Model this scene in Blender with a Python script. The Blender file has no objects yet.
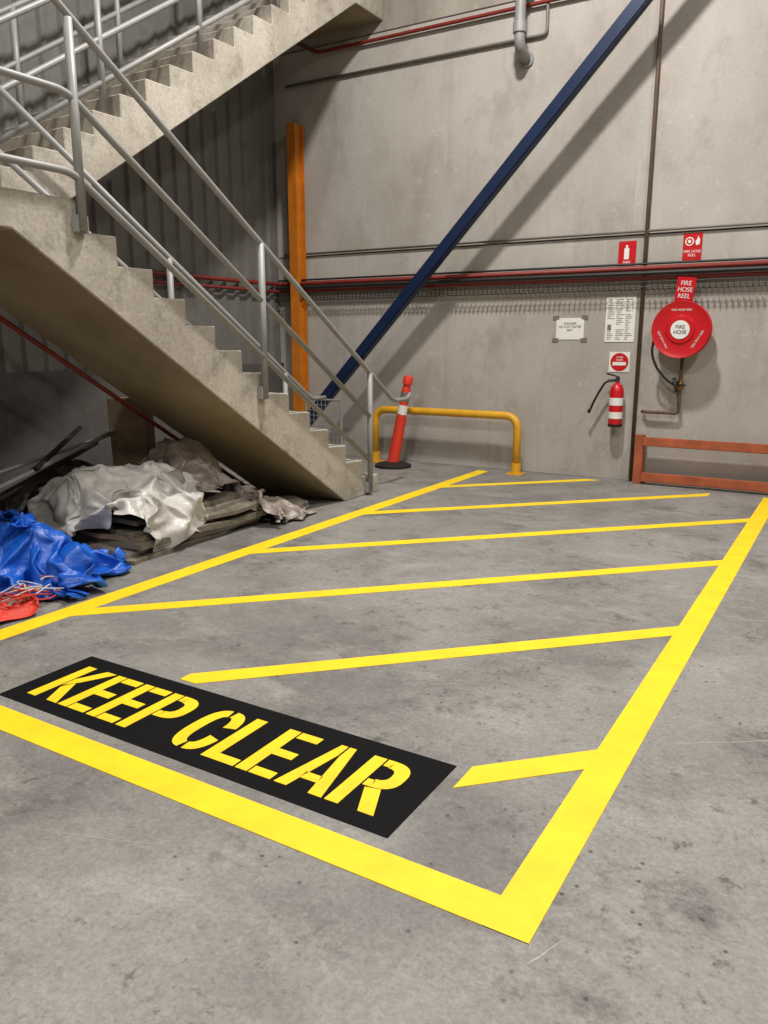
import bpy, bmesh, math, random
from mathutils import Vector, Matrix, noise
random.seed(7)
S=bpy.context.scene
S.view_settings.view_transform='Standard'
COL=S.collection

# ------------------------------------------------------------ materials
def lin(c):
    c=c/255.0
    return c/12.92 if c<=0.04045 else ((c+0.055)/1.055)**2.4
def rgb(r,g,b): return (lin(r),lin(g),lin(b),1)
def newmat(name):
    m=bpy.data.materials.new(name);m.use_nodes=True
    nt=m.node_tree
    return m,nt,nt.nodes['Principled BSDF']
def N(nt,t,**kw):
    n=nt.nodes.new(t)
    for k,v in kw.items(): setattr(n,k,v)
    return n
def noi(nt,vec,scale,detail=6,rough=.55,dist=0):
    n=N(nt,'ShaderNodeTexNoise');n.inputs['Scale'].default_value=scale;n.inputs['Detail'].default_value=detail
    n.inputs['Roughness'].default_value=rough;n.inputs['Distortion'].default_value=dist
    nt.links.new(vec,n.inputs['Vector']);return n.outputs['Fac']
def ramp(nt,fac,stops):
    r=N(nt,'ShaderNodeValToRGB');e=r.color_ramp.elements
    e[0].position=stops[0][0];e[0].color=stops[0][1];e[1].position=stops[-1][0];e[1].color=stops[-1][1]
    for s in stops[1:-1]:
        x=e.new(s[0]);x.color=s[1]
    nt.links.new(fac,r.inputs[0]);return r.outputs[0]
def g(v): return (v,v,v,1)
def mix(nt,fac,a,b,mode='MIX'):
    m=N(nt,'ShaderNodeMix',data_type='RGBA',blend_type=mode)
    for s,v in ((0,fac),(6,a),(7,b)):
        if hasattr(v,'is_linked'): nt.links.new(v,m.inputs[s])
        else: m.inputs[s].default_value=v
    return m.outputs[2]
def coords(nt,scale=(1,1,1),loc=(0,0,0)):
    tc=N(nt,'ShaderNodeTexCoord');mp=N(nt,'ShaderNodeMapping');mp.inputs['Scale'].default_value=scale
    mp.inputs['Location'].default_value=loc
    nt.links.new(tc.outputs['Object'],mp.inputs['Vector']);return mp.outputs[0]
def bump(nt,h,b,strength=.3,dist=.01):
    n=N(nt,'ShaderNodeBump');n.inputs['Strength'].default_value=strength;n.inputs['Distance'].default_value=dist
    nt.links.new(h,n.inputs['Height']);nt.links.new(n.outputs[0],b.inputs['Normal'])
def paint(name,c,rough=.5,metal=0,var=.12,bscale=30,bs=.08,spec=.5):
    m,nt,b=newmat(name);v=coords(nt)
    f=noi(nt,v,6,5,.6)
    k=ramp(nt,f,[(.3,g(1-var)),(.7,g(1))])
    col=mix(nt,1.0,c,k,'MULTIPLY');nt.links.new(col,b.inputs['Base Color'])
    b.inputs['Roughness'].default_value=rough;b.inputs['Metallic'].default_value=metal
    b.inputs['Specular IOR Level'].default_value=spec
    if bs: bump(nt,noi(nt,v,bscale,4),b,bs,.005)
    return m
def concrete(name,c1,c2,stain,samt=.5,pits=True,stretch=(1,1,1),rough=.85,bs=.25,speck=.25,streak=None,sc=1.0):
    m,nt,b=newmat(name);v=coords(nt,stretch);v2=coords(nt)
    col=mix(nt,ramp(nt,noi(nt,v,.8*sc,8,.6,.1),[(.38,g(0)),(.62,g(1))]),c1,c2)
    st=ramp(nt,noi(nt,v,1.9*sc,12,.72,.1),[(.52,g(0)),(.66,g(samt))])
    col=mix(nt,st,col,stain)
    if streak:
        vs=coords(nt,(7,7,.35))
        s1=ramp(nt,noi(nt,vs,1.0,8,.7),[(.56,g(0)),(.72,g(.22))]);col=mix(nt,s1,col,stain)
        vs=coords(nt,(9,9,.5),(5,3,9))
        s2=ramp(nt,noi(nt,vs,1.0,9,.75),[(.60,g(0)),(.74,g(.4))]);col=mix(nt,s2,col,streak)
        vs=coords(nt,(1,1,1),(2,7,1))
        s3=ramp(nt,noi(nt,vs,9,12,.8),[(.58,g(0)),(.66,g(.5))]);col=mix(nt,s3,col,streak)
    fine=ramp(nt,noi(nt,v2,38,6,.7),[(.3,g(1-speck)),(.65,g(1.0))])
    col=mix(nt,1.0,col,fine,'MULTIPLY')
    if pits:
        vo=N(nt,'ShaderNodeTexVoronoi');vo.inputs['Scale'].default_value=9;nt.links.new(v2,vo.inputs['Vector'])
        pt=ramp(nt,vo.outputs['Distance'],[(.04,g(.5)),(.08,g(0))])
        col=mix(nt,pt,col,stain)
    nt.links.new(col,b.inputs['Base Color'])
    b.inputs['Roughness'].default_value=rough
    bump(nt,noi(nt,v2,22,8,.7),b,bs,.01)
    return m

def floor_mat():
    m,nt,b=newmat('floor_concrete');v=coords(nt)
    base=mix(nt,ramp(nt,noi(nt,v,.5,8,.65),[(.40,g(0)),(.60,g(1))]),rgb(148,145,140),rgb(130,127,123))
    s1=ramp(nt,noi(nt,v,1.1,14,.72),[(.48,g(0)),(.61,g(.48))])
    base=mix(nt,s1,base,rgb(92,89,86))
    v3=coords(nt,(1,1,1),(3.3,7.7,0))
    s2=ramp(nt,noi(nt,v3,2.6,14,.80),[(.54,g(0)),(.62,g(.55))])
    base=mix(nt,s2,base,rgb(74,71,68))
    vs=coords(nt,(1.0,1.8,1),(9,1,0))
    s3=ramp(nt,noi(nt,vs,1.7,14,.78,.1),[(.51,g(0)),(.64,g(.5))])
    base=mix(nt,s3,base,rgb(168,164,156))
    v4=coords(nt,(1,1,1),(13.3,2.7,0))
    s4=ramp(nt,noi(nt,v4,11,12,.8),[(.56,g(0)),(.63,g(.7))])
    s4m=ramp(nt,noi(nt,v4,1.2,6,.6),[(.46,g(0)),(.58,g(1))])
    base=mix(nt,mix(nt,1.0,s4,s4m,'MULTIPLY'),base,rgb(64,61,59))
    fine=ramp(nt,noi(nt,v,75,8,.8),[(.34,g(.58)),(.60,g(1.0))])
    base=mix(nt,1.0,base,fine,'MULTIPLY')
    vo=N(nt,'ShaderNodeTexVoronoi');vo.inputs['Scale'].default_value=17;nt.links.new(v,vo.inputs['Vector'])
    msk=ramp(nt,noi(nt,v3,1.3,8,.7),[(.49,g(0)),(.56,g(1))])
    pt=ramp(nt,vo.outputs['Distance'],[(.06,g(.9)),(.16,g(0))])
    pm=mix(nt,1.0,pt,msk,'MULTIPLY')
    base=mix(nt,pm,base,rgb(48,46,44))
    nt.links.new(base,b.inputs['Base Color'])
    rr=ramp(nt,noi(nt,v,2.5,8,.7),[(.3,g(.42)),(.7,g(.7))])
    nt.links.new(rr,b.inputs['Roughness'])
    bump(nt,noi(nt,v,30,10,.75),b,.35,.008)
    return m

M={}
M['floor']=floor_mat()
M['wallb']=concrete('wall_concrete',rgb(178,173,166),rgb(160,154,146),rgb(132,123,110),.42,True,(1,1,.7),.8,.12,.12,rgb(202,198,192))
M['wallb2']=concrete('wall_concrete_upper',rgb(164,156,146),rgb(142,134,124),rgb(108,99,87),.45,True,(1.6,1,.6),.8,.12,.12,rgb(190,184,176))
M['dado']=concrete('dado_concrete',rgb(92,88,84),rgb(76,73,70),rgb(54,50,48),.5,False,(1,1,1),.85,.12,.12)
M['joint']=paint('joint_dark',rgb(70,62,54),.9)
M['stair']=concrete('stair_concrete',rgb(188,181,168),rgb(164,156,143),rgb(118,110,97),.6,True,(1,1,1),.85,.4,.3,rgb(202,197,186),2.0)
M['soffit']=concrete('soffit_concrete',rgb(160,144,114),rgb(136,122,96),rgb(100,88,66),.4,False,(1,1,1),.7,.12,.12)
M['clad']=paint('cladding_grey',rgb(112,110,106),.6,0,.25)
M['ceil']=paint('ceiling_grey',rgb(110,108,105),.8)
def yellow_floor():
    m,nt,b=newmat('yellow_line_paint');v=coords(nt)
    c=mix(nt,ramp(nt,noi(nt,v,5,8,.7),[(.35,g(0)),(.65,g(1))]),rgb(244,208,12),rgb(228,192,12))
    c=mix(nt,ramp(nt,noi(nt,v,45,6,.8),[(.60,g(0)),(.74,g(.45))]),c,rgb(150,135,50))
    nt.links.new(c,b.inputs['Base Color']);b.inputs['Roughness'].default_value=.6
    bump(nt,noi(nt,v,60,5),b,.18,.004);return m
M['yellow']=yellow_floor()
M['black']=paint('black_floor_paint',rgb(11,11,13),.8,0,.3,40,.15,.15)
M['galv']=paint('galvanised_pipe',rgb(146,146,144),.5,.1,.2)
M['blue']=paint('blue_steel_paint',rgb(20,38,72),.4,.1,.3)
M['orange']=paint('orange_steel_paint',rgb(200,116,22),.5,0,.3)
M['yellowp']=paint('yellow_steel_paint',rgb(222,166,34),.45,0,.3)
M['red']=paint('fire_red',rgb(190,16,26),.35,0,.1)
M['redpipe']=paint('red_pipe',rgb(128,36,26),.55,0,.3)
M['redor']=paint('bollard_red',rgb(216,56,34),.5,0,.2)
M['white']=paint('white_print',rgb(222,222,218),.5,0,.05)
M['paper']=paint('paper_sheet',rgb(218,218,212),.6,0,.04)
M['ink']=paint('ink_black',rgb(40,40,42),.6)
M['rubber']=paint('black_rubber',rgb(24,24,25),.6)
M['brown']=paint('brown_conduit',rgb(100,80,62),.6,0,.3)
M['greypipe']=paint('grey_conduit',rgb(118,112,104),.5,.1,.2)
M['timber']=paint('orange_timber',rgb(176,92,54),.7,0,.4,20,.2)
M['darkmetal']=paint('dark_metal',rgb(58,56,54),.5,.4)
M['brass']=paint('brass_valve',rgb(150,120,60),.35,.8)

# ------------------------------------------------------------ geometry helpers
def finish(name,me,mat,parent):
    for mm in (mat if isinstance(mat,(list,tuple)) else [mat]): me.materials.append(mm)
    o=bpy.data.objects.new(name,me);COL.objects.link(o)
    cs=[v.co for v in me.vertices]
    c=Vector([(min(v[i] for v in cs)+max(v[i] for v in cs))/2 for i in range(3)])
    me.transform(Matrix.Translation(-c));o.location=c
    if parent is not None:
        o.parent=parent;o.location=c-parent.location
    return o
def mkobj(name,bm,mat,smooth=False,parent=None):
    me=bpy.data.meshes.new(name)
    bmesh.ops.recalc_face_normals(bm,faces=bm.faces)
    bm.to_mesh(me);bm.free()
    if smooth:
        for p in me.polygons: p.use_smooth=True
    return finish(name,me,mat,parent)
def empty(name,loc=(0,0,0)):
    e=bpy.data.objects.new(name,None);e.location=loc;e.empty_display_size=.1;COL.objects.link(e);return e
def addbox(bm,x0,x1,y0,y1,z0,z1,M4=None):
    vs=[bm.verts.new((x,y,z)) for z in (z0,z1) for y in (y0,y1) for x in (x0,x1)]
    if M4 is not None:
        for v in vs: v.co=M4@v.co
    for f in ((0,1,3,2),(4,6,7,5),(0,4,5,1),(2,3,7,6),(0,2,6,4),(1,5,7,3)):
        bm.faces.new([vs[i] for i in f])
def box(name,x0,x1,y0,y1,z0,z1,mat,parent=None,bev=0,M4=None):
    bm=bmesh.new();addbox(bm,x0,x1,y0,y1,z0,z1,M4)
    if bev: bmesh.ops.bevel(bm,geom=bm.edges[:],offset=bev,segments=2,affect='EDGES')
    return mkobj(name,bm,mat,False,parent)
def fillet(pts,r,n=6):
    pts=[Vector(p) for p in pts];out=[pts[0]]
    for i in range(1,len(pts)-1):
        a,b,c=pts[i-1],pts[i],pts[i+1]
        d1=(a-b);d2=(c-b);rr=min(r,d1.length*.49,d2.length*.49)
        p1=b+d1.normalized()*rr;p2=b+d2.normalized()*rr
        for k in range(n+1):
            t=k/n;out.append(p1*(1-t)**2+b*2*t*(1-t)+p2*t*t)
    out.append(pts[-1]);return out
def addtube(bm,pts,r,seg=10,close=True):
    pts=[Vector(p) for p in pts]
    rings=[];prev=None
    for i,p in enumerate(pts):
        if i==0:t=pts[1]-p
        elif i==len(pts)-1:t=p-pts[i-1]
        else:t=(pts[i+1]-p).normalized()+(p-pts[i-1]).normalized()
        if t.length<1e-9: t=prev or Vector((0,0,1))
        t.normalize()
        if i==0:
            u=Vector((0,0,1)) if abs(t.z)<.9 else Vector((1,0,0))
            a=t.cross(u).normalized()
        else:
            a=(a-t*a.dot(t)).normalized()
        b=t.cross(a)
        rad=r[i] if isinstance(r,(list,tuple)) else r
        rings.append([bm.verts.new(p+(a*math.cos(2*math.pi*k/seg)+b*math.sin(2*math.pi*k/seg))*rad) for k in range(seg)])
        prev=t
    for i in range(len(rings)-1):
        for k in range(seg):
            bm.faces.new([rings[i][k],rings[i][(k+1)%seg],rings[i+1][(k+1)%seg],rings[i+1][k]])
    if close:
        bm.faces.new(rings[0]);bm.faces.new(rings[-1][::-1])
def tube(name,pts,r,mat,parent=None,fr=0,seg=12):
    bm=bmesh.new()
    if fr: pts=fillet(pts,fr)
    addtube(bm,pts,r,seg)
    return mkobj(name,bm,mat,True,parent)
def prism(name,poly,axis,a0,a1,mat,parent=None,bev=0):
    bm=bmesh.new()
    def P(p,a): return {'x':(a,p[0],p[1]),'z':(p[0],p[1],a),'y':(p[0],a,p[1])}[axis]
    A=[bm.verts.new(P(p,a0)) for p in poly];B=[bm.verts.new(P(p,a1)) for p in poly]
    n=len(poly)
    bm.faces.new(A);bm.faces.new(B[::-1])
    for i in range(n): bm.faces.new([A[i],B[i],B[(i+1)%n],A[(i+1)%n]])
    bmesh.ops.recalc_face_normals(bm,faces=bm.faces)
    if bev: bmesh.ops.bevel(bm,geom=bm.edges[:],offset=bev,segments=1,affect='EDGES')
    bmesh.ops.triangulate(bm,faces=[f for f in bm.faces if len(f.verts)>4])
    return mkobj(name,bm,mat,False,parent)
def lathe(name,prof,center,axis,mat,parent=None,seg=40):
    bm=bmesh.new();c=Vector(center);ax=Vector(axis).normalized()
    u=Vector((0,0,1)) if abs(ax.z)<.9 else Vector((1,0,0));a=ax.cross(u).normalized();b=ax.cross(a)
    rings=[]
    for r,h in prof:
        rr=max(r,1e-4)
        rings.append([bm.verts.new(c+ax*h+(a*math.cos(2*math.pi*k/seg)+b*math.sin(2*math.pi*k/seg))*rr) for k in range(seg)])
    for i in range(len(rings)-1):
        for k in range(seg): bm.faces.new([rings[i][k],rings[i][(k+1)%seg],rings[i+1][(k+1)%seg],rings[i+1][k]])
    bm.faces.new(rings[0]);bm.faces.new(rings[-1][::-1])
    o=mkobj(name,bm,mat,False,parent)
    for p in o.data.polygons: p.use_smooth=len(p.vertices)==4
    md=o.modifiers.new('es','EDGE_SPLIT');md.split_angle=math.radians(40)
    return o
def text(name,body,loc,size,mat,parent=None,rot=(math.pi/2,0,0),sx=1,bold=0.0):
    c=bpy.data.curves.new(name,'FONT');c.body=body;c.size=size;c.align_x='CENTER';c.align_y='CENTER';c.extrude=.0006;c.offset=bold
    o=bpy.data.objects.new(name+'_tmp',c);COL.objects.link(o)
    bpy.context.view_layer.update()
    dg=bpy.context.evaluated_depsgraph_get()
    me=bpy.data.meshes.new_from_object(o.evaluated_get(dg));bpy.data.objects.remove(o)
    me.materials.clear();me.materials.append(mat)
    o=bpy.data.objects.new(name,me);COL.objects.link(o);o.rotation_euler=rot;o.scale=(sx,1,1)
    o.location=Vector(loc)-(parent.location if parent else Vector())
    if parent:o.parent=parent
    return o

# ------------------------------------------------------------ cloth heap sheets (simulated first, nothing else in the scene)
def clothmat(name,c,c2,rough=.5,cs=22):
    m,nt,b=newmat(name);v=coords(nt)
    col=mix(nt,ramp(nt,noi(nt,v,5,8,.65),[(.35,g(0)),(.65,g(1))]),c,c2)
    nt.links.new(col,b.inputs['Base Color']);b.inputs['Roughness'].default_value=rough
    bump(nt,noi(nt,v,cs,6,.6,.6),b,.45,.015);return m
M['wtarp']=clothmat('white_woven_plastic',rgb(208,206,202),rgb(168,164,158),.3)
M['gtarp']=clothmat('dusty_plastic',rgb(158,148,140),rgb(116,106,98),.35)
M['btarp']=clothmat('blue_tarp_plastic',rgb(20,92,196),rgb(12,66,156),.35)
M['rnet']=clothmat('red_mesh',rgb(214,62,40),rgb(170,40,28),.6)
M['dbag']=clothmat('dark_plastic',rgb(44,42,42),rgb(28,27,28),.35)
M['card']=clothmat('cardboard_dirty',rgb(124,116,100),rgb(86,80,68),.8)
M['board']=clothmat('brown_board',rgb(136,116,94),rgb(106,90,72),.8)
temps=[]
def collider(bm,name='tmp_collider'):
    me=bpy.data.meshes.new(name);bmesh.ops.recalc_face_normals(bm,faces=bm.faces);bm.to_mesh(me);bm.free()
    o=bpy.data.objects.new(name,me);COL.objects.link(o)
    o.modifiers.new('c','COLLISION');o.collision.thickness_outer=.008;o.collision.cloth_friction=40
    temps.append(o);return o
bm=bmesh.new();addbox(bm,-9,-2,0,8,-.5,0.0);collider(bm)
bm=bmesh.new();addbox(bm,-5.2,-4.20,3.62,4.95,0,.33);collider(bm)
def ballcol(c,r):
    bm=bmesh.new();bmesh.ops.create_icosphere(bm,subdivisions=3,radius=1)
    for v in bm.verts:
        n=v.co*(1+.25*noise.noise(v.co*2+Vector(c)));v.co=Vector(c)+Vector((n.x*r[0],n.y*r[1],n.z*r[2]))
    collider(bm)
ballcol((-4.80,3.85,.40),(.26,.20,.16))
ballcol((-4.58,4.12,.38),(.22,.24,.16))
ballcol((-4.78,4.72,.42),(.28,.26,.20))
ballcol((-5.60,4.1,.10),(.40,.5,.36))
ballcol((-4.98,3.15,.06),(.30,.26,.24))
ballcol((-4.50,3.00,.08),(.22,.20,.26))
ballcol((-4.28,3.10,.03),(.20,.18,.17))
ballcol((-4.28,5.15,.03),(.16,.28,.10))
sheets=[]
def sheet(name,c,w,l,rot,seed,mat,comp=.62,amp=.09,nx=56,freq=3.2,grow=.25,bend=.5):
    ny=max(12,int(nx*l/w));bm=bmesh.new();R_=Matrix.Rotation(rot,3,'Z');off=Vector((seed*3.1,seed*7.7,seed))
    vs=[]
    for i in range(nx+1):
        for j in range(ny+1):
            s=(i/nx-.5)*w*comp;t=(j/ny-.5)*l*comp
            q=Vector((s*freq,t*freq,0))+off
            wv=Vector((noise.noise(q*.6),noise.noise(q*.6+Vector((5,5,5))),0))*1.2
            z=amp*(1-2.2*abs(noise.noise(q+wv)))+amp*.5*(1-2*abs(noise.noise(q*2.3+wv)))
            ex=.10*noise.noise(q*1.3+Vector((8,0,0)));ey=.10*noise.noise(q*1.3+Vector((0,8,0)))
            p=R_@Vector((s+ex,t+ey,0));vs.append(bm.verts.new(p+Vector(c)+Vector((0,0,z))))
    for i in range(nx):
        for j in range(ny):
            k=i*(ny+1)+j
            bm.faces.new([vs[k],vs[k+ny+1],vs[k+ny+2],vs[k+1]])
    me=bpy.data.meshes.new(name);bm.to_mesh(me);bm.free()
    o=bpy.data.objects.new('tmp_'+name,me);COL.objects.link(o)
    md=o.modifiers.new('cloth','CLOTH');cs=md.settings
    cs.quality=7;cs.mass=.25;cs.tension_stiffness=20;cs.compression_stiffness=20;cs.shear_stiffness=10;cs.bending_stiffness=bend
    cs.tension_damping=5;cs.air_damping=2;cs.shrink_min=-grow
    md.collision_settings.collision_quality=3;md.collision_settings.distance_min=.006
    md.collision_settings.use_self_collision=True;md.collision_settings.self_distance_min=.004
    sheets.append((name,o,mat))
sheet('white_plastic_sheet',(-4.72,3.95,.74),1.50,1.25,.65,1,M['wtarp'],.60,.12,62,5.0,.38,.35)
sheet('dusty_plastic_sheet',(-4.78,4.72,.80),1.25,1.15,.2,2,M['gtarp'],.58,.11,52,5,.34,.35)
sheet('dark_plastic_sheet',(-5.65,4.05,.70),1.7,1.8,.1,3,M['dbag'],.66,.10,48,3.4,.2)
sheet('dark_plastic_sheet_small',(-5.05,3.15,.50),1.2,1.1,.6,4,M['dbag'],.62,.09,40,4,.2)
sheet('blue_tarpaulin',(-4.42,3.02,.52),1.50,1.30,.3,5,M['btarp'],.58,.13,66,5.2,.34,.35)
sheet('folded_sack',(-4.30,5.12,.30),.95,1.2,.1,6,M['gtarp'],.60,.07,40,5,.3)
sheet('red_netting',(-4.02,2.42,.16),.8,.9,.2,7,M['rnet'],.55,.07,40,6,.3)
S.frame_start=1;S.frame_end=36
for f in range(1,37): S.frame_set(f)
dg=bpy.context.evaluated_depsgraph_get()
baked=[]
for nm,o,mt in sheets:
    me=bpy.data.meshes.new_from_object(o.evaluated_get(dg))
    baked.append((nm,me,mt))
for _,o,_ in sheets: bpy.data.objects.remove(o)
for o in temps: bpy.data.objects.remove(o)
S.frame_set(1)

# ------------------------------------------------------------ room shell
YW=8.65; XL=-6.82; ZC=8.6
box('floor',-7.2,7.2,-6.2,9.0,-.2,0,M['floor'])
wb=empty('wall_back',(0,YW,0))
box('backing',-7.2,7.2,YW+.03,YW+.25,0,ZC,M['joint'],wb)
cols=[(XL-.2,-2.06),(-2.04,2.9),(2.92,7.2)]
i=0
for (a,b_) in cols:
    for (z0,z1,mt) in ((0.0,2.55,'wallb'),(2.562,4.98,'wallb'),(4.992,ZC,'wallb2')):
        i+=1;box('panel_%d'%i,a,b_,YW,YW+.05,z0,z1,M[mt],wb,.004)
wl=empty('wall_left',(XL,0,0))
y=-6.2
bm=bmesh.new()
prof=[]
while y<9.0:
    prof+= [(XL,y),(XL,y+.13),(XL+.035,y+.155),(XL+.035,y+.205)];y+=.23
vb=[bm.verts.new((p[0],p[1],1.2)) for p in prof];vt=[bm.verts.new((p[0],p[1],ZC)) for p in prof]
for k in range(len(prof)-1): bm.faces.new([vb[k],vb[k+1],vt[k+1],vt[k]])
mkobj('ribbed_cladding',bm,M['clad'],False,wl)
box('backing',XL-.25,XL-.03,-6.2,9.0,0,ZC,M['joint'],wl)
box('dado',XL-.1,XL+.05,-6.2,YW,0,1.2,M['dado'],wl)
box('wall_right',7.0,7.2,-6.2,9.0,0,ZC,M['wallb'])
box('wall_front',-7.2,7.2,-6.4,-6.2,0,ZC,M['wallb'])
box('ceiling',-7.2,7.2,-6.4,9.0,ZC,ZC+.2,M['ceil'])

# ------------------------------------------------------------ floor markings
fm=empty('hazard_floor_marking',(-2.16,5,0))
T=.0025
def flat(name,poly,mat,parent,z=T): return prism(name,poly,'z',0.0003,z,mat,parent)
xr0,xr1=-.70,-.57; xl0,xl1=-3.77,-3.63; yn0,yn1=1.665,1.795; YE=8.42
flat('right_line',[(xr0,yn0),(xr1,yn0),(xr1,8.28),(xr0,8.36)],M['yellow'],fm)
flat('left_line',[(xl0,yn0),(xl1,yn0),(xl1,YE),(xl0,YE+.03)],M['yellow'],fm,T*.98)
flat('near_line',[(xl0,yn0),(xr1,yn0),(xr1,yn1),(xl0,yn1)],M['yellow'],fm,T*1.02)
def clip(poly,ax,val,keep_less):
    out=[];n=len(poly)
    ins=lambda p:(p[ax]<=val)==keep_less
    for i in range(n):
        a,b=poly[i],poly[(i+1)%n]
        if ins(a): out.append(a)
        if ins(a)!=ins(b):
            t=(val-a[ax])/(b[ax]-a[ax]);out.append((a[0]+t*(b[0]-a[0]),a[1]+t*(b[1]-a[1])))
    return out
hb=.080
for k,yc in enumerate((2.68,4.20,5.715,7.24,8.76,10.26)):
    L=4.0;x0=-.66
    P=[(x0,yc-hb),(x0,yc+hb),(x0-L,yc+hb-L),(x0-L,yc-hb-L)]
    P=clip(P,0,-3.66 if k!=0 else -1.05,False)
    if k==1:P=clip(clip(P,1,2.375,False),0,-2.50,False)
    if k==4:P=clip(P,0,-1.18,True)
    P=clip(P,1,8.50 if k==5 else 8.42,True)
    if len(P)>2: flat('hatch_%d'%(k+1),P,M['yellow'],fm,T*.96)
kc=empty('keep_clear_floor_sign',(-2.08,2.1,0))
flat('black_panel',[(-3.06,1.855),(-1.10,1.855),(-1.10,2.345),(-3.06,2.345)],M['black'],kc,.002)
def R(x0,y0,x1,y1): return [(x0,y0),(x1,y0),(x1,y1),(x0,y1)]
def arc(cx,cy,rx,ry,a0,a1,s,n=14,pw=.75):
    def pt(a,rx,ry):
        c,s_=math.cos(a),math.sin(a)
        return (cx+rx*math.copysign(abs(c)**pw,c),cy+ry*math.copysign(abs(s_)**pw,s_))
    o=[pt(math.radians(a0+(a1-a0)*i/n),rx,ry) for i in range(n+1)]
    q=[pt(math.radians(a0+(a1-a0)*i/n),rx-s,ry-s*.95) for i in range(n+1)]
    return o+q[::-1]
s=.16;gp=.022
letters={
'K':[R(0,0,s,1),[(s+gp,.40),(s+gp,.60),(.37,1),(.55,1),(.325,.57)],[(s+gp+.03,.36),(.30,.53),(.57,0),(.385,0)]],
'E':[R(0,0,s,1),R(s+gp,.86,.47,1),R(s-.001,.43,.43,.57),R(s+gp,0,.47,.14)],
'P':[R(0,0,s,1),R(s+gp,.86,.27,1),R(s+gp,.41,.27,.55),arc(.24,.705,.29,.295,-87,87,s)],
'C':[arc(.265,.5,.27,.5,96,264,s),arc(.265,.5,.27,.5,12,88,s),arc(.265,.5,.27,.5,-88,-12,s)],
'L':[R(0,0,s,1),R(s-.001,0,.46,.14)],
'A':[[(0,0),(.16,0),(.285,.78),(.285,1),(.20,1)],[(.31,1),(.395,1),(.595,0),(.43,0),(.31,.78)],R(.19,.2,.395,.33)],
'R':[R(0,0,s,1),R(s+gp,.86,.27,1),R(s+gp,.43,.27,.56),arc(.24,.715,.29,.285,-87,87,s),[(.23,.40),(.40,.44),(.57,0),(.39,0)]],
}
adv={'K':.60,'E':.52,'P':.57,'C':.58,'L':.49,'A':.63,'R':.6,' ':.20}
word='KEEP CLEAR';tot=sum(adv[c] for c in word)-.04
lx0,lx1,ly0,ly1=-2.965,-1.20,1.928,2.255
sc=(lx1-lx0)/tot;x=0
for i,c in enumerate(word):
    if c!=' ':
        for j,Pp in enumerate(letters[c]):
            flat('letter_%s_%d_%d'%(c,i,j),[(lx0+(x+px)*sc,ly0+py*(ly1-ly0)) for px,py in Pp],M['yellow'],kc,.0032)
    x+=adv[c]
M['chalk']=paint('chalk_scuff',rgb(176,174,168),.9,0,.3)
fs=empty('floor_scratches',(-.3,3,0))
def scr(a,b_,w,k):
    a=Vector(a);b_=Vector(b_);n=(b_-a).normalized();n=Vector((-n.y,n.x))*w
    pts=[]
    for i in range(9):
        t=i/8;p=a.lerp(b_,t)+n*noise.noise(Vector((t*5,k,0)))*1.5;pts.append(p+n*(.25+abs(noise.noise(Vector((t*7,k,3))))))
    for i in range(8,-1,-1):
        t=i/8;p=a.lerp(b_,t)+n*noise.noise(Vector((t*5,k,0)))*1.5;pts.append(p-n*(.25+abs(noise.noise(Vector((t*7,k,5))))))
    flat('scratch_%d'%k,[(p.x,p.y) for p in pts],M['chalk'],fs,.0008)
scr((-.45,2.92),(.25,3.42),.006,1);scr((-2.05,1.33),(-1.6,1.50),.002,2);scr((-.55,1.60),(-.50,1.72),.004,3);scr((-.42,4.5),(.3,5.0),.005,4)

# ------------------------------------------------------------ staircase
st=empty('concrete_staircase',(-5.2,5,0))
X1a,X1b=-5.15,-4.1
riser=2.31/13;go=.285;y0=3.3
P=[(2.0,2.10),(2.0,2.31),(y0,2.31)]
for k in range(13):
    P.append((y0+k*go,2.31-(k+1)*riser if k<12 else 0))
    if k<12:P.append((y0+(k+1)*go,2.31-(k+1)*riser))
P+=[(6.12,0),(2.86,2.10)]
def stair_prism(name,poly,x0,x1,nsof):
    bm=bmesh.new();n=len(poly)
    A=[bm.verts.new((x0,p[0],p[1])) for p in poly];B=[bm.verts.new((x1,p[0],p[1])) for p in poly]
    bm.faces.new(A);bm.faces.new(B[::-1])
    for i in range(n):
        f=bm.faces.new([A[i],B[i],B[(i+1)%n],A[(i+1)%n]])
        if i in nsof: f.material_index=1
    bmesh.ops.recalc_face_normals(bm,faces=bm.faces)
    bmesh.ops.bevel(bm,geom=bm.edges[:],offset=.008,segments=1,affect='EDGES')
    bmesh.ops.triangulate(bm,faces=[f for f in bm.faces if len(f.verts)>4])
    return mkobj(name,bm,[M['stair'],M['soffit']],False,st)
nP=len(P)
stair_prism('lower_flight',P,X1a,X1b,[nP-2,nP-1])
box('half_landing',-6.3,-5.15,2.0,3.3,2.10,2.31,M['stair'],st)
g2=.275
P=[(3.3,2.10)]
for k in range(17):
    P.append((3.3+k*g2,2.31+(k+1)*riser))
    if k<16: P.append((3.3+(k+1)*g2,2.31+(k+1)*riser))
P+=[(YW-.003,2.31+17*riser),(YW-.003,5.10),(8.08,5.10),(3.5,2.10)]
n2=len(P)
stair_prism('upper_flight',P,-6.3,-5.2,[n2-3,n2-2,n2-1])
box('landing_pier',-6.2,-5.9,2.05,2.3,0,2.10,M['stair'],st)
box('landing_pier_near',-4.5,-4.2,2.02,2.3,0,2.10,M['stair'],st)
tube('soffit_edge_pipe',[(-5.17,2.9,2.0),(-5.17,6.0,.03)],.018,M['redpipe'],st)

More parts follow.
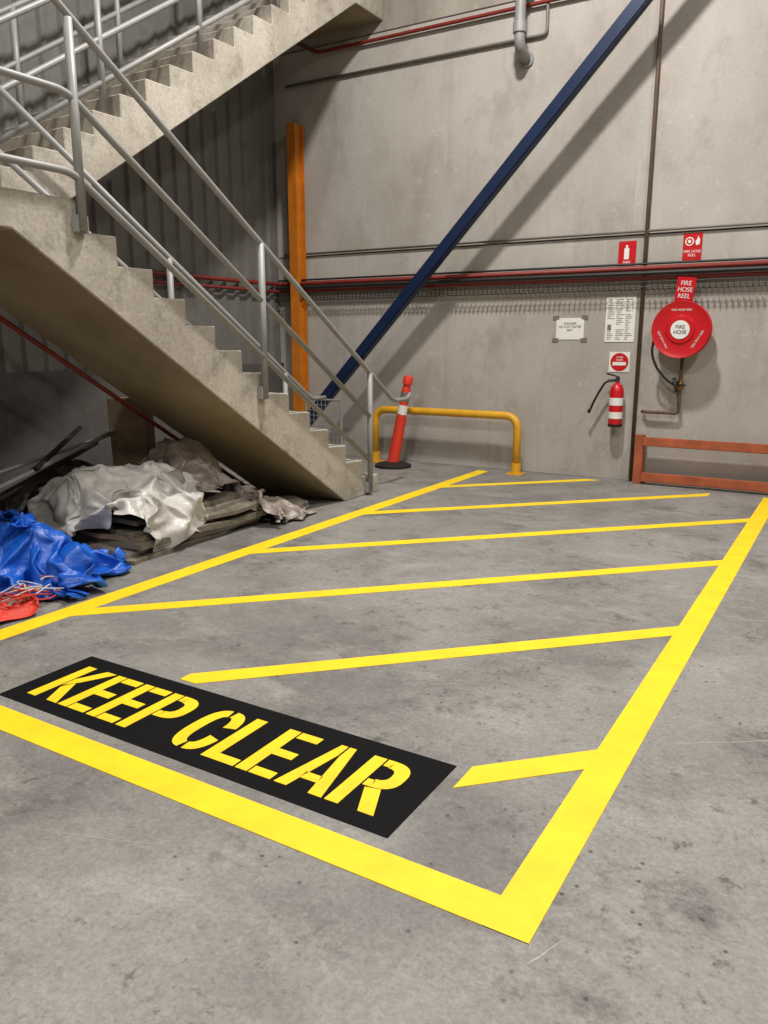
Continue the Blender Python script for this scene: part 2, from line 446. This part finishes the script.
def handrail(name,x,rails,posts,sx=0):
    e=empty(name,(x,posts[0][0],posts[0][1]))
    for i,r in enumerate(rails):
        tube('rail_%d'%(i+1),[(x,a,b) for a,b in r],.0225,M['galv'],e,.08)
    for i,(y,zb,zt) in enumerate(posts):
        tube('post_%d'%(i+1),[(x,y,zb),(x,y,zt)],.027,M['galv'],e)
        if sx: box('fixing_plate_%d'%(i+1),min(x,x-sx*.042),max(x,x-sx*.042),y-.045,y+.045,zb-.01,zb+.09,M['galv'],e,.004)
    return e
sl=.654
def d(yy,z): return z-sl*(yy-3.28)
handrail('stair_handrail',-4.055,
 [[(2.0,3.44),(3.07,3.44),(6.62,d(6.62,3.30)),(6.95,d(6.95,3.30)),(7.22,d(6.95,3.30)),(7.30,d(6.95,3.30)+.05)],
  [(2.0,2.88),(3.25,2.88),(6.50,d(6.5,2.88))],
  [(2.0,2.45),(3.25,2.45),(6.50,d(6.5,2.45))]],
 [(3.30,2.13,3.27),(4.93,1.05,d(4.93,3.3)),(6.50,.04,d(6.5,3.3))],1)
handrail('stair_handrail',-5.08,
 [[(3.3,3.28),(6.62,d(6.62,3.28)),(6.95,d(6.95,3.28)),(7.2,d(6.95,3.28))],
  [(3.3,2.85),(6.50,d(6.5,2.85))]],
 [(3.36,2.31-.178,d(3.36,3.28)),(4.98,1.24,d(4.98,3.28)),(6.50,.17,d(6.5,3.28))])
su=riser/g2
def u(yy,z): return z+su*(yy-3.3)
for xx,q in ((-5.25,0),(-6.25,1)):
    handrail('stair_handrail',xx,
     [[(3.2,3.33),(3.45,u(3.45,3.33)),(7.9,u(7.9,3.33)),(8.6,u(7.9,3.33))],
      [(3.2,2.92),(3.45,u(3.45,2.92)),(7.9,u(7.9,2.92)),(8.6,u(7.9,2.92))]]+([[(3.4,u(3.4,2.62)),(7.9,u(7.9,2.62))]] if q==0 else []),
     [(3.45,2.48,u(3.45,3.33)),(4.55,3.19,u(4.55,3.33)),(5.65,3.9,u(5.65,3.33)),(6.75,4.61,u(6.75,3.33)),(7.8,5.33,u(7.8,3.33))])
handrail('stair_handrail',-6.25,[[(2.0,3.30),(3.1,3.30)],[(2.0,2.88),(3.1,2.88)]],[(2.1,2.31,3.3),(3.1,2.31,3.3)])

# ------------------------------------------------------------ structural steel
def beam(name,a,b_,w,h,mat):
    a=Vector(a);b_=Vector(b_);dr=(b_-a);L=dr.length;dr.normalize()
    yax=Vector((0,1,0));xax=dr.cross(yax).normalized()
    M4=Matrix(((xax.x,yax.x,dr.x,a.x),(xax.y,yax.y,dr.y,a.y),(xax.z,yax.z,dr.z,a.z),(0,0,0,1)))
    return box(name,-w/2,w/2,-h/2,h/2,0,L,mat,None,.012,M4)
beam('diagonal_steel_brace',(-6.50,8.25,.06),(1.25,8.25,8.12),.13,.12,M['blue'])
xo=-6.40
oc=empty('orange_steel_column',(xo,8.52,0))
box('web',xo-.01,xo+.01,8.44,8.60,0,4.12,M['orange'],oc)
box('flange_front',xo-.065,xo+.065,8.43,8.445,0,4.12,M['orange'],oc)
box('flange_back',xo-.065,xo+.065,8.595,8.61,0,4.12,M['orange'],oc)
box('base_plate',xo-.12,xo+.12,8.38,8.64,0,.02,M['orange'],oc)

hp=empty('yellow_hoop_barrier',(-4.23,8.42,0))
tube('hoop',[(-5.17,8.42,.0),(-5.17,8.42,.66),(-3.29,8.42,.66),(-3.29,8.42,0)],.045,M['yellowp'],hp,.16,16)
for k,xx in enumerate((-5.17,-3.29)):
    lathe('base_sleeve_%d'%(k+1),[(.058,0),(.058,.12),(.05,.125)],(xx,8.42,0),(0,0,1),M['yellowp'],hp)
    box('foot_plate_%d'%(k+1),xx-.09,xx+.09,8.34,8.5,0,.012,M['yellowp'],hp)

bx=-4.76
bo=empty('traffic_bollard',(bx,8.15,0))
lathe('rubber_base',[(.22,0),(.22,.03),(.17,.05),(.08,.07)],(bx,8.15,0),(0,0,1),M['rubber'],bo)
axv=Vector((.20,0,1)).normalized();q=1.10
pf=lambda pr,nm,mt:lathe(nm,[(a,b*q) for a,b in pr],(bx,8.15,.04),axv,mt,bo,24)
pf([(.085,0),(.07,.05),(.062,.5),(.056,.56)],'body_lower',M['redor'])
pf([(.058,.56),(.056,.66)],'reflective_band_lower',M['white'])
pf([(.055,.66),(.054,.70)],'body_mid',M['redor'])
pf([(.056,.70),(.054,.80)],'reflective_band_upper',M['greypipe'])
pf([(.054,.80),(.05,.84),(.042,.86),(.042,.88),(.058,.89),(.058,.96),(.05,.97)],'body_cap',M['redor'])

mg=empty('wire_mesh_panel',(-5.6,8.3,0))
bm=bmesh.new()
xa,xb,ya=-5.95,-5.42,8.02
for k in range(10):
    x=xa+(xb-xa)*k/9;addtube(bm,[(x,ya,.06),(x,ya,.78)],.004 if 0<k<9 else .014,6)
for k in range(12):
    z=.06+.72*k/11;addtube(bm,[(xa,ya,z),(xb,ya,z)],.004 if 0<k<11 else .014,6)
addtube(bm,[(xa,ya,0),(xa,ya,.1)],.014,6);addtube(bm,[(xb,ya,0),(xb,ya,.1)],.014,6)
mkobj('mesh_grid',bm,M['galv'],False,mg)

# ------------------------------------------------------------ wall services
sp=empty('sprinkler_pipe',(-3,8.58,2.2))
tube('pipe',[(XL+.09,5.6,2.215),(XL+.09,8.56,2.215),(7,8.56,2.215)],.026,M['redpipe'],sp,.05)
tube('lower_pipe',[(XL+.09,5.6,2.12),(XL+.09,8.57,2.12),(7,8.57,2.12)],.018,M['redpipe'],sp,.05)
ct=empty('cable_tray',(-3,8.6,2.1))
bm=bmesh.new()
addtube(bm,[(XL+.05,8.575,2.165),(7,8.575,2.165)],.016,8)
addtube(bm,[(XL+.05,8.52,2.165),(7,8.52,2.165)],.02,8)
addtube(bm,[(XL+.05,8.575,2.26),(7,8.575,2.26)],.012,8)
mkobj('cable_bundle',bm,M['rubber'],False,ct)
bm=bmesh.new()
for z in (2.08,2.03):
    addtube(bm,[(XL+.05,8.52,z),(7,8.52,z)],.004,5)
x=XL+.1
while x<1.5:
    addbox(bm,x-.004,x+.004,8.515,8.523,2.0,2.09);addbox(bm,x-.004,x+.004,8.515,8.59,2.0,2.008);x+=.055
mkobj('tray_wires',bm,M['darkmetal'],False,ct)
tube('horizontal_conduit',[(-6.7,8.62,2.585),(7,8.62,2.585)],.012,M['greypipe'])
tube('vertical_conduit',[(-2.05,8.625,0.02),(-2.05,8.625,ZC-.02)],.02,M['brown'])
uc=empty('upper_conduit',(-4.5,8.6,4.6))
tube('conduit',[(-6.6,8.62,4.60),(-3.2,8.62,4.60),(-3.2,8.62,6.5)],.016,M['greypipe'],uc,.05)
tube('red_conduit',[(-6.75,8.60,5.25),(-6.1,8.60,4.90),(-3.3,8.60,4.90),(-2.2,8.60,4.90)],.02,M['redpipe'],uc,.08)
dp=empty('drain_pipe',(-3.42,8.45,5))
tube('pipe',[(-3.42,8.42,ZC-.02),(-3.42,8.42,4.46),(-3.42,8.60,4.40)],.056,M['galv'],dp,.1,16)
lathe('coupling',[(.07,0),(.07,.1)],(-3.42,8.42,4.59),(0,0,1),M['galv'],dp)
lathe('wall_flange',[(.08,0),(.08,.02)],(-3.42,8.645,4.40),(0,-1,0),M['galv'],dp)
box('bracket',-3.50,-3.34,8.40,8.64,5.0,5.03,M['galv'],dp)

gr=empty('orange_guard_rail',(-1,8.5,0))
box('post_left',-2.00,-1.91,8.50,8.60,0,.52,M['timber'],gr,.006)
box('top_rail',-1.91,1.8,8.48,8.54,.41,.50,M['timber'],gr,.006)
box('bottom_rail',-1.91,1.8,8.48,8.56,.03,.12,M['timber'],gr,.006)
box('post_mid',.6,.69,8.54,8.60,0,.52,M['timber'],gr,.006)
box('post_right',1.8,1.89,8.50,8.60,0,.52,M['timber'],gr,.006)

# ------------------------------------------------------------ signs
yS=YW-.002
def sign(name,cx,cz,w,h,mat,th=.004):
    e=empty(name,(cx,yS,cz));box('plate',cx-w/2,cx+w/2,yS-th,yS,cz-h/2,cz+h/2,mat,e);return e,yS-th-.001
e,yy=sign('fire_extinguisher_sign',-2.24,2.38,.18,.24,M['red'])
box('icon_body',-2.27,-2.22,yy-.001,yy+.001,2.32,2.43,M['white'],e);box('icon_neck',-2.255,-2.235,yy-.001,yy+.001,2.43,2.46,M['white'],e)
text('caption','FIRE',(-2.24,yy,2.285),.045,M['white'],e)
e,yy=sign('fire_hose_reel_sign',-1.60,2.41,.18,.26,M['red'])
lathe('icon_ring',[(.042,0),(.042,.002),(.03,.002),(.03,0)],(-1.63,yy,2.46),(0,-1,0),M['white'],e)
lathe('icon_core',[(.031,0),(.031,.003)],(-1.63,yy,2.46),(0,-1,0),M['red'],e)
lathe('icon_hub',[(.016,0),(.016,.004)],(-1.63,yy,2.46),(0,-1,0),M['white'],e)
prism('icon_flame',[(-1.565,2.42),(-1.535,2.43),(-1.53,2.47),(-1.55,2.51),(-1.56,2.48),(-1.575,2.46)],'y',yy-.002,yy,M['white'],e)
text('caption','FIRE HOSE\nREEL',(-1.60,yy,2.345),.036,M['white'],e)
e=empty('projecting_fire_hose_reel_sign',(-1.6,8.55,1.99))
Mr=Matrix.Translation((-1.6,8.46,1.985))@Matrix.Rotation(math.radians(6),4,'Y')@Matrix.Rotation(math.radians(-14),4,'Z')
box('plate',-.095,.095,-.004,.004,-.12,.12,M['red'],e,0,Mr)
t=text('caption','FIRE\nHOSE\nREEL',(0,0,0),.062,M['white'],e);t.matrix_local=Matrix.Translation(-e.location)@Mr@Matrix.Translation((0,-.0065,0))@Matrix.Rotation(math.pi/2,4,'X')
box('bracket',-1.61,-1.59,8.46,8.649,1.93,1.94,M['greypipe'],e)
e,yy=sign('paper_notice',-2.81,1.62,.31,.23,M['paper'])
text('caption','DANGER\nDO NOT ENTER\nBAY',(-2.81,yy,1.64),.035,M['ink'],e)
for k,(dx,dz) in enumerate(((-.16,.12),(.16,.12),(-.16,-.12),(.16,-.12))):
    box('tape_%d'%k,-2.81+dx-.035,-2.81+dx+.035,yS-.006,yS-.004,1.62+dz-.02,1.62+dz+.02,M['greypipe'],e)
e,yy=sign('instruction_notice',-2.27,1.71,.31,.46,M['paper'])
bm=bmesh.new()
for r_ in range(22):
    zz=1.915-r_*.0195
    for c_ in range(3):
        w=random.uniform(.03,.085);x0=-2.405+c_*.095
        if random.random()<.8 and not (c_==0 and 12<r_<17): addbox(bm,x0,x0+w,yy-.0005,yy+.001,zz,zz+.006)
addbox(bm,-2.40,-2.36,yy-.0005,yy+.001,1.60,1.66)
mkobj('print_lines',bm,M['greypipe'],False,e)
e,yy=sign('round_red_notice',-2.25,1.27,.22,.21,M['paper'])
lathe('disc',[(.095,0),(.095,.002)],(-2.25,yy,1.27),(0,-1,0),M['red'],e)
box('bar',-2.32,-2.18,yy-.004,yy-.001,1.235,1.27,M['white'],e)
text('caption','A FIRE\nHOSE',(-2.25,yy-.003,1.305),.028,M['white'],e)
# ------------------------------------------------------------ hose reel
hr=empty('fire_hose_reel',(-1.6,8.4,1.6))
hc=(-1.60,8.42,1.60)
lathe('reel_back_disc',[(.26,0),(.275,.006),(.275,.02),(.26,.026),(.08,.03)],(hc[0],8.52,hc[2]),(0,-1,0),M['red'],hr,56)
lathe('hose_coil',[(.24,0),(.25,.02),(.24,.04),(.25,.06),(.24,.08),(.25,.10),(.24,.12)],(hc[0],8.50,hc[2]),(0,-1,0),M['rubber'],hr,56)
lathe('reel_front_disc',[(.10,0),(.25,0),(.275,.0),(.28,.012),(.275,.025),(.262,.022),(.24,.014),(.14,.018),(.13,.03),(.0,.034)],(hc[0],8.385,hc[2]),(0,-1,0),M['red'],hr,56)
lathe('centre_label',[(.09,0),(.09,.003),(0,.003)],(hc[0],8.352,hc[2]),(0,-1,0),M['white'],hr)
text('label_text','FIRE\nHOSE',(hc[0],8.347,1.60),.05,M['ink'],hr)
for k in range(3):
    a=math.radians(120*k+90)
    text('rim_label_%d'%k,'FIRE HOSE REEL',(hc[0]+.19*math.cos(a),8.366,1.6+.19*math.sin(a)),.028,M['white'],hr,(math.pi/2,-(a-math.pi/2),0))
tube('axle',[(hc[0],8.36,1.6),(hc[0],8.645,1.6)],.03,M['darkmetal'],hr)
box('wall_bracket',hc[0]-.06,hc[0]+.06,8.62,8.649,1.42,1.78,M['red'],hr,.004)
tube('supply_pipe',[(hc[0],8.58,1.55),(hc[0],8.58,.76),(-1.93,8.58,.76),(-1.97,8.62,.76)],.018,M['brown'],hr,.04)
lathe('stop_valve',[(.03,0),(.034,.01),(.034,.07),(.03,.08)],(hc[0],8.58,1.0),(0,0,1),M['brass'],hr)
tube('valve_handle',[(hc[0]-.06,8.52,1.05),(hc[0]+.06,8.52,1.05)],.01,M['rubber'],hr)
tube('hose_tail',[(hc[0]-.25,8.43,1.55),(hc[0]-.28,8.42,1.38),(hc[0]-.22,8.44,1.22),(hc[0]-.12,8.48,1.1),(hc[0]-.04,8.5,1.05),(hc[0]-.02,8.56,1.08)],.013,M['rubber'],hr,.09)
tube('nozzle',[(hc[0]-.05,8.49,1.12),(hc[0]-.01,8.47,.98)],[.018,.012],M['rubber'],hr)
# ------------------------------------------------------------ extinguisher
ZE=.60
fe=empty('fire_extinguisher',(-2.23,8.54,ZE))
ec=(-2.23,8.54)
lathe('cylinder',[(.062,0),(.071,.012),(.073,.03),(.073,.36),(.066,.40),(.043,.435),(.022,.45),(.022,.47)],(ec[0],ec[1],ZE),(0,0,1),M['red'],fe)
lathe('label_band',[(.0745,0),(.0745,.07)],(ec[0],ec[1],ZE+.08),(0,0,1),M['white'],fe)
lathe('label_band_upper',[(.0745,0),(.0745,.08)],(ec[0],ec[1],ZE+.22),(0,0,1),M['white'],fe)
lathe('base_ring',[(.068,0),(.075,.01),(.075,.03)],(ec[0],ec[1],ZE-.01),(0,0,1),M['rubber'],fe)
box('valve_body',ec[0]-.02,ec[0]+.02,ec[1]-.02,ec[1]+.02,ZE+.46,ZE+.51,M['darkmetal'],fe,.004)
tube('handle_lower',[(ec[0]+.01,ec[1],ZE+.49),(ec[0]-.10,ec[1],ZE+.48)],.009,M['rubber'],fe)
tube('handle_upper',[(ec[0]+.02,ec[1],ZE+.51),(ec[0]-.03,ec[1],ZE+.53),(ec[0]-.12,ec[1],ZE+.55)],.009,M['rubber'],fe)
tube('discharge_hose',[(ec[0]-.02,ec[1],ZE+.48),(ec[0]-.12,ec[1]-.02,ZE+.47),(ec[0]-.21,ec[1]-.02,ZE+.31),(ec[0]-.27,ec[1]-.01,ZE+.17)],.012,M['rubber'],fe,.1)
tube('hose_horn',[(ec[0]-.262,ec[1]-.01,ZE+.19),(ec[0]-.29,ec[1]-.01,ZE+.13)],[.012,.02],M['rubber'],fe)
box('wall_hook',ec[0]-.03,ec[0]+.03,ec[1]+.02,8.649,ZE+.40,ZE+.43,M['darkmetal'],fe)

# ------------------------------------------------------------ rubbish heap
def crumple(name,c,rad,seed,mat,amp=.32,freq=1.6,parent=None,rot=0,floorz=0.0,sub=5,power=.75):
    bm=bmesh.new();bmesh.ops.create_icosphere(bm,subdivisions=sub,radius=1)
    off=Vector((seed*13.7,seed*5.1,seed*9.3));R_=Matrix.Rotation(rot,3,'Z')
    for v in bm.verts:
        n=v.co.normalized()
        w=Vector((noise.noise(n*1.3+off),noise.noise(n*1.3+off+Vector((9,0,0))),noise.noise(n*1.3+off+Vector((0,9,0)))))
        q=n*freq+w*1.6+off
        r1=1-abs(noise.noise(q))*2
        r2=1-abs(noise.noise(q*2.3+Vector((3,3,3))))*2
        lo=noise.noise(n*.9+off)
        s_=1+lo*.4+amp*(r1*.6+r2*.25)-amp*.4
        p=Vector((n.x*rad[0],n.y*rad[1],math.copysign(abs(n.z)**power,n.z)*rad[2]))*s_
        p=R_@p+Vector(c)
        if p.z<floorz+.004: p.z=floorz+.004
        v.co=p
    return mkobj(name,bm,mat,True,parent)
rh=empty('rubbish_pile',(-4.8,4.2,0))
def slab(name,cx,cy,z,w,l,h,rz,mat,bend=.02,tx=0):
    bm=bmesh.new();nx,ny=8,12;top=[];bot=[]
    Rm=Matrix.Translation((cx,cy,z))@Matrix.Rotation(rz,4,'Z')@Matrix.Rotation(tx,4,'Y')
    sd=random.random()*50
    for lay,arr in ((h,top),(0,bot)):
        for i in range(nx+1):
            for j in range(ny+1):
                x=-w/2+w*i/nx;y=-l/2+l*j/ny
                dz=bend*noise.noise(Vector((x*3,y*3,sd)))
                ex=.03*noise.noise(Vector((x*4,y*4,sd+7)))
                p=Rm@Vector((x+ex,y+ex,lay+dz));p.z=max(p.z,.003 if lay==0 else .01)
                arr.append(bm.verts.new(p))
    idx=lambda i,j:i*(ny+1)+j
    for i in range(nx):
        for j in range(ny):
            bm.faces.new([top[idx(i,j)],top[idx(i+1,j)],top[idx(i+1,j+1)],top[idx(i,j+1)]])
            bm.faces.new([bot[idx(i,j)],bot[idx(i,j+1)],bot[idx(i+1,j+1)],bot[idx(i+1,j)]])
    for i in range(nx):
        for j in (0,ny): bm.faces.new([top[idx(i,j)],bot[idx(i,j)],bot[idx(i+1,j)],top[idx(i+1,j)]])
    for j in range(ny):
        for i in (0,nx): bm.faces.new([top[idx(i,j)],top[idx(i,j+1)],bot[idx(i,j+1)],bot[idx(i,j)]])
    return mkobj(name,bm,mat,False,rh)
zz=.003
for k in range(7):
    h=random.uniform(.030,.046)
    slab('board_stack_%d'%k,-4.68+random.uniform(-.05,.05),4.30+random.uniform(-.08,.10),zz,1.05-k*.03,1.45-k*.05,h,random.uniform(-.12,.12),[M['card'],M['gtarp'],M['card'],M['board']][k%4],.02)
    zz+=h+.005
crumple('stuffing_1',(-4.80,3.85,.38),(.19,.14,.09),31,M['gtarp'],.1,1.5,rh,0,.2,4)
crumple('stuffing_2',(-4.78,4.72,.38),(.20,.18,.12),32,M['dbag'],.1,1.5,rh,0,.2,4)
crumple('loose_rag',(-4.40,5.65,.03),(.16,.12,.05),23,M['gtarp'],.5,2.2,rh,0,0,4)
for nm,me,mt in baked:
    for p in me.polygons: p.use_smooth=True
    me.materials.clear()
    o=finish(nm,me,mt,rh)
    sb=o.modifiers.new('sub','SUBSURF');sb.levels=1;sb.render_levels=1
box('brown_box_panel',-.16,.16,-.10,.10,0,1.0,M['board'],rh,.005,Matrix.Translation((-5.36,4.74,.02))@Matrix.Rotation(.45,4,'Z')@Matrix.Rotation(-.03,4,'Y'))
for k,(a,b_,r_,mt) in enumerate([((-4.80,2.9,.50),(-5.6,4.95,.78),.018,'galv'),((-4.85,2.8,.42),(-5.75,4.9,.72),.015,'galv'),((-4.95,3.1,.42),(-5.7,4.6,.62),.022,'rubber'),((-5.0,2.9,.56),(-5.75,5.0,.70),.014,'galv'),((-5.0,3.5,.60),(-5.9,4.6,.74),.02,'rubber')]):
    tube('metal_pole_%d'%k,[a,b_],r_,M[mt],rh)
for k in range(6):
    pts=[];cx,cy=-4.05+random.uniform(-.1,.1),2.5+random.uniform(-.1,.2)
    for j in range(24):
        a=j*.5+k
        pts.append((cx+.10*math.cos(a)+random.uniform(-.01,.01),cy+.12*math.sin(a)+j*.012,.07+.03*math.sin(j*.7+k)))
    tube('cable_%d'%k,pts,.0045,[M['rnet'],M['wtarp']][k%2],rh,.04,6)

# ------------------------------------------------------------ lamps
def lamp(name,loc,power,size,col):
    e=empty(name,loc)
    lathe('reflector',[(.10,.35),(.12,.28),(.30,.05),(.32,.0),(.31,.0),(.29,.05),(.10,.27)],loc,(0,0,1),M['galv'],e)
    tube('stem',[(loc[0],loc[1],loc[2]+.3),(loc[0],loc[1],ZC-.01)],.012,M['darkmetal'],e)
    L=bpy.data.lights.new(name+'_light','AREA');L.shape='DISK';L.size=size;L.energy=power;L.color=col
    o=bpy.data.objects.new('bulb_light',L);COL.objects.link(o);o.parent=e;o.location=(0,0,-.03)
    return e
W=(1.0,.96,.91)
lamp('high_bay_lamp',(-2.4,5.2,7.4),530,.5,W)
lamp('high_bay_lamp',(2.6,4.6,7.4),260,.55,W)
lamp('high_bay_lamp',(-2.0,-1.5,7.4),340,.55,W)
lamp('high_bay_lamp',(3.0,-1.5,7.4),240,.55,W)
w=bpy.data.worlds.new('World');S.world=w;w.use_nodes=True
w.node_tree.nodes['Background'].inputs[0].default_value=(.6,.6,.62,1);w.node_tree.nodes['Background'].inputs[1].default_value=.3

# ------------------------------------------------------------ camera
cd=bpy.data.cameras.new('camera');cd.sensor_fit='VERTICAL';cd.sensor_height=36;cd.lens=788/1024*36
co=bpy.data.objects.new('camera',cd);COL.objects.link(co);co.location=(0,0,1.5)
co.rotation_euler=(math.pi/2-math.atan(172/788),0,math.radians(30.95))
S.camera=co
